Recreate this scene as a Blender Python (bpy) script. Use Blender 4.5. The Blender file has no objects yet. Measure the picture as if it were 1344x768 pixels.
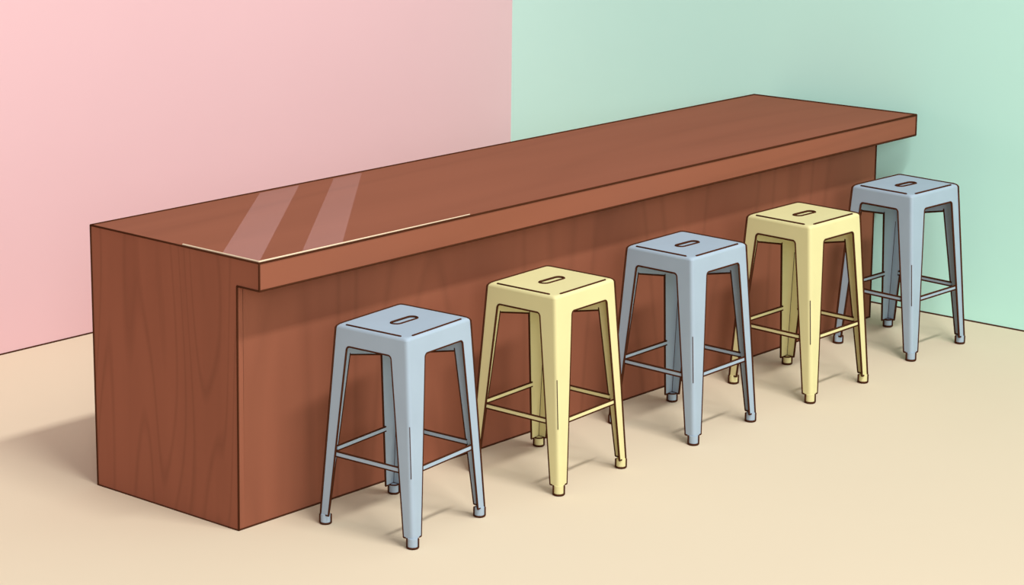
import bpy, bmesh, math
from mathutils import Vector, Matrix

C = bpy.context.scene.collection
V = Vector

# ------------------------------------------------------------------ camera fit
f, cx, cy = 3137.64, -33.06, -196.82
CAM = V((-6.0359, -6.30195, 3.079)); yaw, pitch, roll = 0.71016, 0.17578, 0.00987
FW = V((math.cos(pitch)*math.cos(yaw), math.cos(pitch)*math.sin(yaw), -math.sin(pitch)))
R0 = V((math.sin(yaw), -math.cos(yaw), 0)); U0 = R0.cross(FW)
RR = R0*math.cos(roll) + U0*math.sin(roll); UU = -R0*math.sin(roll) + U0*math.cos(roll)
cd = bpy.data.cameras.new('camera'); cam = bpy.data.objects.new('camera', cd); C.objects.link(cam)
M = Matrix.Identity(4)
for i in range(3):
    M[i][0], M[i][1], M[i][2], M[i][3] = RR[i], UU[i], -FW[i], CAM[i]
cam.matrix_world = M
cd.sensor_fit = 'HORIZONTAL'; cd.sensor_width = 36; cd.lens = f*36/1344
cd.shift_x = -cx/1344; cd.shift_y = cy/1344
cd.clip_end = 200
bpy.context.scene.camera = cam

def line_r(p, px=2.7):                      # thickness of a drawn contour line (about 7 mm)
    return 0.5*px*(V(p)-CAM).dot(FW)/f

# ------------------------------------------------------------------ materials
def s2l(c): return tuple((v/255/12.92 if v/255 <= .04045 else ((v/255+.055)/1.055)**2.4) for v in c)
def lin(c, k=1.0): return tuple(min(.97, v*k) for v in s2l(c)) + (1,)

def paint(name, col, mottle=.012, scale=3.0, rough=.9, spec=0.0):
    m = bpy.data.materials.new(name); m.use_nodes = True
    nt = m.node_tree; N = nt.nodes; L = nt.links; b = N['Principled BSDF']
    b.inputs['Roughness'].default_value = rough
    b.inputs['Specular IOR Level'].default_value = spec
    tc = N.new('ShaderNodeTexCoord'); no = N.new('ShaderNodeTexNoise'); no.inputs['Scale'].default_value = scale
    no.inputs['Detail'].default_value = 3
    L.new(tc.outputs['Object'], no.inputs['Vector'])
    mr = N.new('ShaderNodeMapRange'); mr.inputs['From Min'].default_value = .3; mr.inputs['From Max'].default_value = .7
    mr.inputs['To Min'].default_value = 1-mottle; mr.inputs['To Max'].default_value = 1+mottle
    L.new(no.outputs['Fac'], mr.inputs['Value'])
    vm = N.new('ShaderNodeVectorMath'); vm.operation = 'SCALE'; vm.inputs[0].default_value = col[:3]
    L.new(mr.outputs['Result'], vm.inputs['Scale']); L.new(vm.outputs['Vector'], b.inputs['Base Color'])
    return m

def mnode(nt, op, a, b=None, clamp=False):
    n = nt.nodes.new('ShaderNodeMath'); n.operation = op; n.use_clamp = clamp
    for i, v in enumerate((a, b)):
        if v is None: continue
        if isinstance(v, (int, float)): n.inputs[i].default_value = v
        else: nt.links.new(v, n.inputs[i])
    return n.outputs[0]

def wood(name, col, mode, streaks=False):
    """brown wood, grain along mode axis: 'front' / 'end' vertical grain, 'top' grain along the counter"""
    m = bpy.data.materials.new(name); m.use_nodes = True
    nt = m.node_tree; N = nt.nodes; L = nt.links; b = N['Principled BSDF']
    b.inputs['Roughness'].default_value = .75; b.inputs['Specular IOR Level'].default_value = 0.05
    tc = N.new('ShaderNodeTexCoord')
    def noise(sc, vec, detail=2, dist=0):
        mp = N.new('ShaderNodeMapping'); mp.inputs['Scale'].default_value = vec
        L.new(tc.outputs['Object'], mp.inputs['Vector'])
        no = N.new('ShaderNodeTexNoise'); no.inputs['Scale'].default_value = sc; no.inputs['Detail'].default_value = detail
        no.inputs['Distortion'].default_value = dist
        L.new(mp.outputs['Vector'], no.inputs['Vector']); return no.outputs['Fac']
    if mode == 'top':   st = (.35, 3.2, 3); w = (.25, 1, 1)
    elif mode == 'end': st = (6, 6, .55); w = (1, 1, .3)
    else:               st = (4, 4, .3); w = (1, 1, .15)
    fine = noise(1.6, st, 3, .4)
    broad = noise(.9, w, 1)
    # contour lines of a smooth stretched noise = cathedral grain lines
    cont = noise(.8 if mode != 'end' else 1.0, (st[0]*.7, st[1]*.7, st[2]*1.1), 0, .2)
    ring = mnode(nt, 'FRACT', mnode(nt, 'MULTIPLY', cont, 9 if mode == 'end' else 7))
    ring = mnode(nt, 'ABSOLUTE', mnode(nt, 'SUBTRACT', ring, .5))
    lines = mnode(nt, 'SUBTRACT', 1.0, mnode(nt, 'MULTIPLY', ring, 5.5 if mode != 'top' else 4.0), True)
    amp = {'end': .13, 'front': .11, 'top': .05}[mode]
    v = mnode(nt, 'SUBTRACT', 1.0, mnode(nt, 'MULTIPLY', lines, amp))
    v = mnode(nt, 'ADD', v, mnode(nt, 'MULTIPLY', mnode(nt, 'SUBTRACT', fine, .5), .20))
    v = mnode(nt, 'ADD', v, mnode(nt, 'MULTIPLY', mnode(nt, 'SUBTRACT', broad, .5), .12))
    vm = N.new('ShaderNodeVectorMath'); vm.operation = 'SCALE'; vm.inputs[0].default_value = col[:3]
    L.new(v, vm.inputs['Scale']); L.new(vm.outputs['Vector'], b.inputs['Base Color'])
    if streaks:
        # highlight streaks shaped into the coat by a mask: a clear gloss coat that mirrors the wall; the wood colour stays the same
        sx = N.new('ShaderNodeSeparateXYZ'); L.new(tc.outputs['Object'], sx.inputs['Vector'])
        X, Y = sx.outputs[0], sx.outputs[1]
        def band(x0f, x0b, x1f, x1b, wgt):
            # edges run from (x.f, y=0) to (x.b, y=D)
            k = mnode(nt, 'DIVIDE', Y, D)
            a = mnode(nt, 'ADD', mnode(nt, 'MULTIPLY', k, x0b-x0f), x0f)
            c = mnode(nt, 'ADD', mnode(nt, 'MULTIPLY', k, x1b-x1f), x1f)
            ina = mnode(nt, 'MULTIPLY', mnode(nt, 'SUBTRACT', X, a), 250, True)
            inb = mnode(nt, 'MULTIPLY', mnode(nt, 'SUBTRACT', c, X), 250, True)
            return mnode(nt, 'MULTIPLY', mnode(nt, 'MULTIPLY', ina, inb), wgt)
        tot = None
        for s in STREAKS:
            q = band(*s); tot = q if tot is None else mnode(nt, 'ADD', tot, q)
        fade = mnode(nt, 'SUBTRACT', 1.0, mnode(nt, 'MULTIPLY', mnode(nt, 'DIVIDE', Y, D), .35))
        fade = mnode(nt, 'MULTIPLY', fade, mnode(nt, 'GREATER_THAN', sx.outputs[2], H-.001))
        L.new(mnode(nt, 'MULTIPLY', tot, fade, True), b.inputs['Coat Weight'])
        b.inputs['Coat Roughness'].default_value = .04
    return m

# brightness the room's light gives each facing (1 = albedo shows as is); measured from renders
E_FRONT, E_END, E_TOP, E_WF, E_WE, E_FLOOR = 1.30, .86, 1.30, 1.25, .86, 1.25

H, L_, D, T, O, L1, WY, WX = 1.07, 4.7155, 0.97616, 0.10674, 0.12242, 4.53108, 2.84142, 4.81979
xA, yA, xD, yD, yA0, yG = 0.01483, 0.00673, -0.03323, 0.0184, -0.02762, 0.0
STREAKS = []
def ray_to(px, py, z):
    d = FW + RR*((px-672-cx)/f) - UU*((py-384-cy)/f)
    t = (z-CAM.z)/d.z
    return CAM + d*t
def edge_x(p, q):      # line through two top points -> x at y=0 and y=D
    a = ray_to(*p, H); b_ = ray_to(*q, H)
    s = (b_.x-a.x)/(b_.y-a.y)
    return a.x - s*a.y, a.x + s*(D-a.y)
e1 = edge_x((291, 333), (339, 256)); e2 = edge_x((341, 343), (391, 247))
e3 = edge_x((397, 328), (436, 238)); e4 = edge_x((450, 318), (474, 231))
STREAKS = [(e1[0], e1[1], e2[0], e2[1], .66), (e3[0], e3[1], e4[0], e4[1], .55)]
print('streaks', STREAKS)

WOOD = (158, 97, 74)
m_front = wood('wood_front', lin(WOOD, 1/E_FRONT), 'front')
m_end = wood('wood_end', lin(WOOD, 1/E_FRONT), 'end')
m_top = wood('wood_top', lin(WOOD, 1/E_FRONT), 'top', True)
m_ink = paint('ink_line', lin((78, 44, 28), .8), 0)
m_thin = paint('thin_ink_line', lin((88, 70, 66), .8), 0)
m_highlight = paint('edge_highlight_cream', lin((246, 222, 190), 1/E_TOP), 0)  # cream of the painted highlight on the top's edge
m_pink = paint('pink_paint', lin((240, 197, 201), 1/E_WF), .006, 1.2)
m_green = paint('mint_paint', lin((184, 229, 217), 1/E_WE), .006, 1.2)
m_floor = paint('cream_floor', lin((239, 223, 196), 1/E_FLOOR), .006, 1.0)
m_blue = paint('blue_metal', lin((171, 189, 205), 1/1.2), .02, 9, .6, .1)
m_yellow = paint('yellow_metal', lin((233, 224, 167), 1/1.2), .015, 9, .6, .1)

# ------------------------------------------------------------------ mesh helpers
class MB:
    def __init__(s): s.v = []; s.f = []; s.m = []
    def face(s, idx, m=0): s.f.append(idx); s.m.append(m)
    def add(s, verts, faces, m=0):
        b = len(s.v); s.v += [tuple(p) for p in verts]
        for q in faces: s.f.append([i+b for i in q]); s.m.append(m)
    def box(s, lo, hi, m=0):
        x0, y0, z0 = lo; x1, y1, z1 = hi
        s.add([(x0,y0,z0),(x1,y0,z0),(x1,y1,z0),(x0,y1,z0),(x0,y0,z1),(x1,y0,z1),(x1,y1,z1),(x0,y1,z1)],
              [(3,2,1,0),(4,5,6,7),(0,1,5,4),(1,2,6,5),(2,3,7,6),(3,0,4,7)], m)
    def prism(s, bot, top, m=0):            # two matching loops
        n = len(bot)
        s.add(list(bot)+list(top), [list(range(n))[::-1], list(range(n, 2*n))] + [(i, (i+1) % n, n+(i+1) % n, n+i) for i in range(n)], m)
    def tube(s, pts, r, m=1, closed=False, n=8):
        pts = [V(p) for p in pts]
        P = [pts[0]]
        for p in pts[1:]:
            if (p-P[-1]).length > 1e-5: P.append(p)
        if closed and (P[0]-P[-1]).length < 1e-5: P.pop()
        k = len(P); rr = r if isinstance(r, (list, tuple)) else [r]*k
        if len(rr) != k: rr = [rr[0]+(rr[-1]-rr[0])*i/(k-1) for i in range(k)]
        rings = []; prev = None
        for i in range(k):
            a = P[i-1] if (i > 0 or closed) else P[i]; c = P[(i+1) % k] if (i < k-1 or closed) else P[i]
            t1 = (P[i]-a); t2 = (c-P[i])
            t = (t1.normalized() if t1.length > 0 else V()) + (t2.normalized() if t2.length > 0 else V())
            if t.length < 1e-6: t = t2
            t.normalize()
            if prev is None:
                u = t.orthogonal().normalized()
            else:
                u = prev - t*prev.dot(t)
                if u.length < 1e-6: u = t.orthogonal()
                u.normalize()
            prev = u; w = t.cross(u)
            mit = 1.0
            if t1.length > 0 and t2.length > 0:
                mit = 1/max(.75, math.cos(.5*t1.angle(t2)))
            rings.append([P[i] + (u*math.cos(2*math.pi*j/n) + w*math.sin(2*math.pi*j/n))*rr[i]*mit for j in range(n)])
        fs = []
        segs = k if closed else k-1
        for i in range(segs):
            a = i*n; b = ((i+1) % k)*n
            for j in range(n): fs.append((a+j, a+(j+1) % n, b+(j+1) % n, b+j))
        vs = [p for R in rings for p in R]
        if not closed:                       # blunt rounded ends
            for e, sgn in ((0, -1), (k-1, 1)):
                tdir = (P[e]-P[e-1] if e else P[0]-P[1]).normalized()
                base = len(vs)
                vs += [P[e] + tdir*rr[e]*.7 + (q-P[e])*.55 for q in rings[e]]
                o = e*n
                for j in range(n):
                    q = (o+j, o+(j+1) % n, base+(j+1) % n, base+j)
                    fs.append(q if e else q[::-1])
                fs.append([base+j for j in range(n)][::(1 if e else -1)])
        s.add(vs, fs, m)
    def build(s, name, mats, parent=None, smooth=False):
        me = bpy.data.meshes.new(name); me.from_pydata(s.v, [], s.f)
        for m in mats: me.materials.append(m)
        for p, mi in zip(me.polygons, s.m):
            p.material_index = mi; p.use_smooth = (mi >= 1) or smooth
        bm = bmesh.new(); bm.from_mesh(me); bmesh.ops.recalc_face_normals(bm, faces=bm.faces); bm.to_mesh(me); bm.free()
        me.update()
        o = bpy.data.objects.new(name, me); C.objects.link(o)
        if parent: o.parent = parent
        return o

def rline(mb, a, b, px=2.7, m=1, off=None):
    a = V(a); b = V(b); n = max(2, int((b-a).length/.5)+1)
    pts = [a.lerp(b, i/(n-1)) for i in range(n)]
    mb.tube(pts, [line_r(p, px) for p in pts], m)

# ------------------------------------------------------------------ the room
def struct(o): o['kind'] = 'structure'; return o
mb = MB(); mb.box((-9, -9, -.1), (WX+.15, WY+.15, 0)); struct(mb.build('floor', [m_floor]))
WH = 2.1
mb = MB(); mb.box((-9, WY, 0), (WX, WY+.15, WH))
rline(mb, (-8.9, WY, .002), (WX, WY, .002), 2.5); struct(mb.build('wall_back', [m_pink, m_ink]))
mb = MB(); mb.box((WX, -9, 0), (WX+.15, WY+.15, WH))
rline(mb, (WX, -8.9, .002), (WX, WY, .002), 2.5); struct(mb.build('wall_right', [m_green, m_ink]))

# ------------------------------------------------------------------ the counter
bar = bpy.data.objects.new('bar_counter', None); C.objects.link(bar)
bar['label'] = 'long reddish-brown wooden bar counter with overhanging top, between the walls and the stools'
bar['category'] = 'counter'
E = .03                                      # end board thickness
def yback(x, low=False):                     # back edge of the top / base
    return D + yA + (yD-yA)*x/L_
# end board: one L-shaped board that closes the body and the end of the top
prof = [(O, 0), (D+yA0, 0), (D+yA, H), (0, H), (0, H-T), (O, H-T)]
mb = MB()
xa = lambda y, z: xA*(y/D)*(z/H)
mb.prism([(xa(y, z), y, z) for y, z in prof], [(E+xa(y, z), y, z) for y, z in prof])
P = [(xa(y, z), y, z) for y, z in prof]
rline(mb, P[0], P[1]); rline(mb, P[1], P[2]); rline(mb, P[2], P[3]); rline(mb, P[3], P[4]); rline(mb, P[4], P[5]); rline(mb, P[5], P[0])
mb.build('end_panel', [m_end, m_ink], bar)
# top slab
mb = MB()
x0 = E
def slab(z): return [(x0, 0, z), (L_, 0, z), (L_+xD, yback(L_), z), (x0+xA, yback(0), z)]
mb.prism(slab(H-T), slab(H))
rline(mb, (xA, yback(0), H), (L_+xD, yback(L_), H)); rline(mb, (L_+xD, yback(L_), H), (L_, 0, H)); rline(mb, (L_, 0, H), (0, 0, H))
rline(mb, (0, 0, H-T), (L_, 0, H-T)); rline(mb, (L_, 0, H-T), (L_, 0, H)); rline(mb, (L_, 0, H-T), (L_+xD, yback(L_), H-T))
top = mb.build('countertop', [m_top, m_ink], bar)
# painted highlight: cream tube for the lit edge at the top's near corner
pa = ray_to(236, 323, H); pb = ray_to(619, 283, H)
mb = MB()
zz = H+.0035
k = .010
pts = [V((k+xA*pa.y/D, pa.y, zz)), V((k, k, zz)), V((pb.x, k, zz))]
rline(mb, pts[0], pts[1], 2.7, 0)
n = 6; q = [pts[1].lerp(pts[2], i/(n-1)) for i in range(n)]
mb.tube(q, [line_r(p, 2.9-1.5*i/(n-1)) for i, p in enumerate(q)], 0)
glint = mb.build('edge_highlight', [m_highlight], bar); glint['label'] = 'highlight painted as a thin cream line along the near corner of the top'
# body boards
def yf(x): return O + yG*x/L1
mb = MB(); mb.box((E, O, 0), (L1, O+.03, H-T))
rline(mb, (0, O, .002), (L1, O, .002)); rline(mb, (L1, O, 0), (L1, O, H-T))
mb.build('front_panel', [m_front, m_ink], bar)
mb = MB(); mb.box((L1-.03, O+.03, 0), (L1, D-.03, H-T)); rline(mb, (L1, O, .002), (L1, D, .002))
mb.build('end_panel', [m_end, m_ink], bar)
mb = MB(); mb.box((E, D-.05, 0), (L1-.03, D-.03, H-T)); mb.build('back_panel', [m_front, m_ink], bar)

# ------------------------------------------------------------------ the stools
HSX, HSY, HFX, HFY, SH, DS, DF = 0.20181, 0.17329, 0.21856, 0.21433, 0.81055, 0.00907, 0.01783
RF = .0195                                    # rubber foot radius
SIGN = dict(near=(-1, -1), left=(-1, 1), far=(1, 1), right=(1, -1))
def stool(x, y, a, sc, paintm, label, group):
    root = bpy.data.objects.new('bar_stool', None); C.objects.link(root)
    root.location = (x, y, 0); root.rotation_euler = (0, 0, a); root.scale = (sc, sc, sc)
    root['label'] = label; root['category'] = 'stool'; root['group'] = group
    r = line_r((x, y, .5), 2.9)/sc; r_thin = 1; rt = r*.42
    mats = [paintm, m_ink, m_thin, paintm]; RC = .018
    zt = SH-.014; zb = .040; za = SH-.080
    seatc = {}; footc = {}
    for kx, (sx, sy) in SIGN.items():
        e = DS if kx in ('near', 'far') else 0; ef = DF if kx in ('near', 'far') else 0
        seatc[kx] = V((sx*(HSX+e), sy*(HSY+e), SH))
        footc[kx] = V((sx*(HFX+ef), sy*(HFY+ef), 0))
    def corner(kx, z):
        sx, sy = SIGN[kx]; o = footc[kx] + V((sx*.016, sy*.016, 0)); t = z/SH
        p = o.lerp(seatc[kx], t); p.z = z; return p
    # faces: (corner A, corner B, inward normal, width at A top/bottom, width at B top/bottom, far?)
    FACES = [('left', 'near', V((1,0,0)), .062, .040, .084, .048, False),
             ('near', 'right', V((0,1,0)), .110, .054, .062, .043, False),
             ('left', 'far', V((0,-1,0)), .106, .053, .128, .056, True),
             ('far', 'right', V((-1,0,0)), .078, .044, .093, .051, True)]
    TH = .004
    def fp(A, B, dist, z):                   # point in face, dist from corner A towards B at height z
        a_, b_ = corner(A, z), corner(B, z); return a_ + (b_-a_).normalized()*dist
    zarch = za
    def wid(wt, wb, z):
        if z >= zarch: return wt
        return wb + (wt-wb)*(z-zb)/(zarch-zb)
    flange = {k_: [] for k_ in SIGN}
    seat = MB()
    for A, B, nin, wat, wab, wbt, wbb, far in FACES:
        flange[A].append((A, B, nin, wat, wab)); flange[B].append((B, A, nin, wbt, wbb))
        # skirt polygon
        rf = .002 if far else .014
        if far:
            if A == 'left': zl, zr = SH-.145, SH-.190
            else: zl, zr = SH-.195, SH-.150
        else: zl = zr = za
        def ea(z): return fp(A, B, wid(wat, wab, z), z)
        def eb(z): return fp(B, A, wid(wbt, wbb, z), z)
        u = (corner(B, za)-corner(A, za)).normalized()
        arc = []
        for i in range(6):
            t = i/5*math.pi/2
            p = ea(zl - rf*(1-math.sin(t))) + u*rf*(1-math.cos(t)); arc.append(p)
        arc2 = []
        for i in range(6):
            t = (1-i/5)*math.pi/2
            p = eb(zr - rf*(1-math.sin(t))) - u*rf*(1-math.cos(t)); arc2.append(p)
        poly = [ea(zt)] + [ea(z) for z in (zarch,) if z > zl-rf+1e-4] + arc + arc2 + [eb(z) for z in (zarch,) if z > zr-rf+1e-4] + [eb(zt)]
        off = nin*TH
        seat.prism(poly, [p+off for p in poly])
        seat.tube([p+off*.5 for p in arc+arc2], r*.92, 1)
    # top pan with pressed edge and a slot
    def corner_loop(inset, rad_, z):
        pts = []
        order = ['near', 'right', 'far', 'left']
        base = [corner(k_, zt) for k_ in order]
        cen = sum(base, V())/4
        ins = []
        for k_, p in zip(order, base):
            sx, sy = SIGN[k_]; ins.append(V((p.x-sx*inset, p.y-sy*inset, z)))
        for i in range(4):
            p = ins[i]; rad = rad_ + (RC*(1-rad_/.026) if i == 0 else 0); pa_ = (ins[i-1]-p).normalized(); pb_ = (ins[(i+1) % 4]-p).normalized()
            for j in range(7):
                t = j/6
                q0 = p+pa_*rad; q1 = p+pb_*rad
                pts.append(q0*(1-t)**2 + p*2*t*(1-t) + q1*t*t)
        return pts
    prof_ = []
    for i in range(5):
        t = i/4*math.pi/2
        prof_.append(corner_loop(.013*(1-math.cos(t)), .00001+.0255*i/4, zt+.013*math.sin(t)))
    nl = 28; base = len(seat.v)
    for lp in prof_: seat.v += [tuple(p) for p in lp]
    for i in range(4):
        for j in range(nl): seat.face([base+i*nl+j, base+i*nl+(j+1) % nl, base+(i+1)*nl+(j+1) % nl, base+(i+1)*nl+j], 3)
    outer = prof_[-1]; zs = outer[0].z
    # slot outline along local x
    slot = []
    sl, sw = .050, .0215
    cxs, cys = .004, .0
    for i in range(9):
        t = -math.pi/2 + math.pi*i/8; slot.append(V((cxs+sl+sw*math.cos(t), cys+sw*math.sin(t), zs)))
    for i in range(9):
        t = math.pi/2 + math.pi*i/8; slot.append(V((cxs-sl+sw*math.cos(t), cys+sw*math.sin(t), zs)))
    bm = bmesh.new()
    vo = [bm.verts.new(p) for p in outer]; vi = [bm.verts.new(p) for p in slot]
    eds = [bm.edges.new((vo[i], vo[(i+1) % nl])) for i in range(nl)] + [bm.edges.new((vi[i], vi[(i+1) % 18])) for i in range(18)]
    bmesh.ops.triangle_fill(bm, use_beauty=True, use_dissolve=False, edges=eds)
    bm.verts.index_update()
    seat.add([v.co.copy() for v in bm.verts], [[v.index for v in fc.verts] for fc in bm.faces]); bm.free()
    low = [p-V((0, 0, .003)) for p in slot]; b0 = len(seat.v)
    seat.v += [tuple(p) for p in slot] + [tuple(p) for p in low]
    for i in range(18): seat.face([b0+i, b0+(i+1) % 18, b0+18+(i+1) % 18, b0+18+i])
    seat.face([b0+18+i for i in range(18)])
    # underside
    und = corner_loop(.004, .002, zt-.002); b0 = len(seat.v); seat.v += [tuple(p) for p in und]; seat.face([b0+i for i in range(nl)])
    seat.tube([p+V((0,0,.0005)) for p in slot], r*.95, 1, True)
    # contour of the pan: back edges with the rounded corners, and the two pressed front creases
    mid = prof_[3]
    # index layout: near 0-6, right 7-13, far 14-20, left 21-27
    rc, lc = corner('right', zt), corner('left', zt)
    rightarc = [prof_[0][10], prof_[1][10], prof_[2][10].lerp(prof_[2][11], .5), prof_[3][12]]
    leftarc = [prof_[0][24], prof_[1][24], prof_[2][24].lerp(prof_[2][23], .5), prof_[3][22]]
    path = rightarc + [mid[13]] + mid[14:21] + [mid[21]] + leftarc[::-1]
    seat.tube([corner('right', zt-.03)]+path+[corner('left', zt-.03)], r, 1)
    cr = prof_[4]
    a_, b_ = cr[27], cr[0]; seat.tube([a_.lerp(b_, .02)+V((0,0,.0005)), a_.lerp(b_, .985)+V((0,0,.0005))], r*.95, 1)
    a_, b_ = cr[6], cr[7]; seat.tube([a_.lerp(b_, .03)+V((0,0,.0005)), a_.lerp(b_, .97)+V((0,0,.0005))], r*.95, 1)
    seat.build('seat', mats, root)
    # legs
    for kx in ('near', 'left', 'far', 'right'):
        lg = MB(); sx, sy = SIGN[kx]
        for A, B, nin, wt, wb in flange[kx]:
            zs_ = [zb, zarch, zt]
            outer_ = [fp(A, B, RC if kx == 'near' else 0, z) for z in zs_]; inner_ = [fp(A, B, wid(wt, wb, z), z) for z in zs_]
            poly = outer_ + inner_[::-1]
            lg.prism(poly, [p+nin*TH for p in poly])
            zend = zarch-.013
            if kx == 'far' or (kx in ('left', 'right') and B == 'far'): zend = SH-.14 if kx != 'far' else SH-.185
            a_ = fp(A, B, wid(wt, wb, zend), zend); b_ = inner_[0]
            ink = [a_+nin*TH*.5, b_+nin*TH*.5]
            lg.tube(ink, r*.92, 1)
            # small notch where the sheet ends above the foot
            lg.tube([b_+nin*TH*.5, b_.lerp(outer_[0], 1.0 if kx == 'far' else .34)+nin*TH*.5], r*.9, 1)
        if kx != 'near':
            lg.tube([corner(kx, zt-.02), corner(kx, zb)], r, 1)
        if kx == 'near':                     # rounded corner of the pressed sheet
            def arcp(z, th=0):
                q0, c_, q1 = fp('near', 'left', RC, z)+V((th, 0, 0)), corner('near', z)+V((th, th, 0)), fp('near', 'right', RC, z)+V((0, th, 0))
                return [q0*(1-t)**2 + c_*2*t*(1-t) + q1*t*t for t in [j/8 for j in range(9)]]
            zz4 = [zb, .2, .4, .6, zt]
            for th in (0, TH):
                lg.add([p for z in zz4 for p in arcp(z, th)], [(i*9+j, i*9+j+1, i*9+j+10, i*9+j+9) for i in range(4) for j in range(8)], 3)
            e0, e1_ = arcp(zb), arcp(zb, TH)
            lg.add(e0+e1_, [(j, j+1, j+10, j+9) for j in range(8)])
            mid_ = lambda z: arcp(z)[4]
            lg.tube([mid_(.470), mid_(.272)], rt, 2)
        else:
            ins = V((-sx*TH, -sy*TH, 0))
            lg.tube([corner(kx, .56 if kx == 'far' else .3)+ins, corner(kx, zb)+ins], rt, 2)
        leg = lg.build('leg', mats, root)
        ft = MB(); c = footc[kx]
        rings = [(RF*.82, 0), (RF*.97, .004), (RF, .010), (RF, .0405), (RF*.9, .041)]
        vs = []; n_ = 20
        for rr_, z in rings:
            vs += [(c.x*1+ (0) + rr_*math.cos(2*math.pi*i/n_), c.y+rr_*math.sin(2*math.pi*i/n_), z) for i in range(n_)]
        fs = [[i for i in range(n_)][::-1], [4*n_+i for i in range(n_)]]
        for q in range(4):
            for i in range(n_): fs.append((q*n_+i, q*n_+(i+1) % n_, (q+1)*n_+(i+1) % n_, (q+1)*n_+i))
        ft.add(vs, fs)
        ft.tube([(c.x+RF*math.cos(2*math.pi*i/n_), c.y+RF*math.sin(2*math.pi*i/n_), r) for i in range(n_)], r*.95, 1, True)
        if kx == 'far':
            ft.tube([(c.x+RF*math.cos(2*math.pi*i/n_), c.y+RF*math.sin(2*math.pi*i/n_), .040) for i in range(n_)], r*.7, 1, True)
        side = V((math.sin(yaw-a), -math.cos(yaw-a), 0))*(RF+r*.4)
        for s_ in (-1, 1):
            ft.tube([c+side*s_+V((0,0,.004)), c+side*s_+V((0,0,.038))], r*.95, 1)
        ft.build('rubber_foot', mats, leg)
    # stretchers
    zz_ = .294; hh = .0095
    for A, B, nin, wat, wab, wbt, wbb, far in FACES:
        s = MB()
        ins = nin*.007
        def P_(z, side_):
            if side_ == 0: return fp(A, B, wid(wat, wab, z)-.006, z)+ins
            return fp(B, A, wid(wbt, wbb, z)-.006, z)+ins
        q = [P_(zz_-hh, 0), P_(zz_-hh, 1), P_(zz_+hh, 1), P_(zz_+hh, 0)]
        s.prism([p-nin*.002 for p in q], [p+nin*.002 for p in q])
        s.tube([q[0], q[1]], r*.85, 1); s.tube([q[2], q[3]], r*.85, 1)
        s.build('stretcher', mats, root)
    return root

ST = [(0.51797, -0.255, 0.08256, 0.98689), (1.39053, -0.27267, 0.03545, 0.99849), (2.32124, -0.28042, -0.00219, 1.00255),
      (3.21389, -0.30358, -0.02992, 1.00801), (4.17682, -0.2701, -0.05966, 1.00489)]
LB = ['blue metal bar stool nearest the camera, by the near end of the counter',
      'pale yellow stool between the nearest blue stool and the middle blue stool',
      'blue metal stool in the middle, with a yellow stool on each side',
      'pale yellow stool between the middle and the farthest blue stools',
      'farthest blue metal stool, standing in front of the mint green wall']
for i, (s, lb) in enumerate(zip(ST, LB)):
    stool(*s, (m_blue, m_yellow)[i % 2], lb, 'metal bar stools in a row along the counter')

# ------------------------------------------------------------------ light
w = bpy.data.worlds.new('world'); bpy.context.scene.world = w; w.use_nodes = True
nt = w.node_tree; bg = nt.nodes['Background']
tc = nt.nodes.new('ShaderNodeTexCoord'); sx = nt.nodes.new('ShaderNodeSeparateXYZ'); nt.links.new(tc.outputs['Generated'], sx.inputs[0])
SUN = .95
AMB, GX, GY, GZ = 0.42, .38, -.9, .05
v = mnode(nt, 'ADD', mnode(nt, 'MULTIPLY', sx.outputs[0], GX), AMB)
v = mnode(nt, 'ADD', v, mnode(nt, 'MULTIPLY', sx.outputs[1], GY))
v = mnode(nt, 'ADD', v, mnode(nt, 'MULTIPLY', sx.outputs[2], GZ))
v = mnode(nt, 'MAXIMUM', v, .02)
nt.links.new(v, bg.inputs['Strength']); bg.inputs['Color'].default_value = (1, .99, .97, 1)
# added unseen area light parallel to the bar: overhang shadow, blurred stool shadows
ld = bpy.data.lights.new('added_strip_light', 'AREA'); ld.shape = 'RECTANGLE'; ld.size = 5.5; ld.size_y = .7
ld.energy = 1200; ld.color = (1, .98, .95)
lo = bpy.data.objects.new('added_strip_light', ld); C.objects.link(lo)
dirn = V((0, -1, 1.68)).normalized()
lo.location = V((0.0, 0, H-T)) + dirn*12
lo.rotation_euler = dirn.to_track_quat('Z', 'X').to_euler()
zq = dirn; xq = V((1, 0, 0)); yq = zq.cross(xq)
mm = Matrix.Identity(4)
for i in range(3): mm[i][0], mm[i][1], mm[i][2], mm[i][3] = xq[i], yq[i], zq[i], lo.location[i]
lo.matrix_world = mm

# added low soft fill from the camera side, evens out walls and faces
sd = bpy.data.lights.new('camera_side_fill', 'SUN'); sd.energy = SUN; sd.angle = math.radians(18)
so = bpy.data.objects.new('camera_side_fill', sd); C.objects.link(so); so.location = (-6, -6, 5)
so.rotation_euler = V((-.66, -.72, .27)).normalized().to_track_quat('Z', 'Y').to_euler()

vs_ = bpy.context.scene.view_settings
vs_.view_transform = 'Standard'; vs_.look = 'None'; vs_.gamma = 1; vs_.use_curve_mapping = False; vs_.exposure = 0
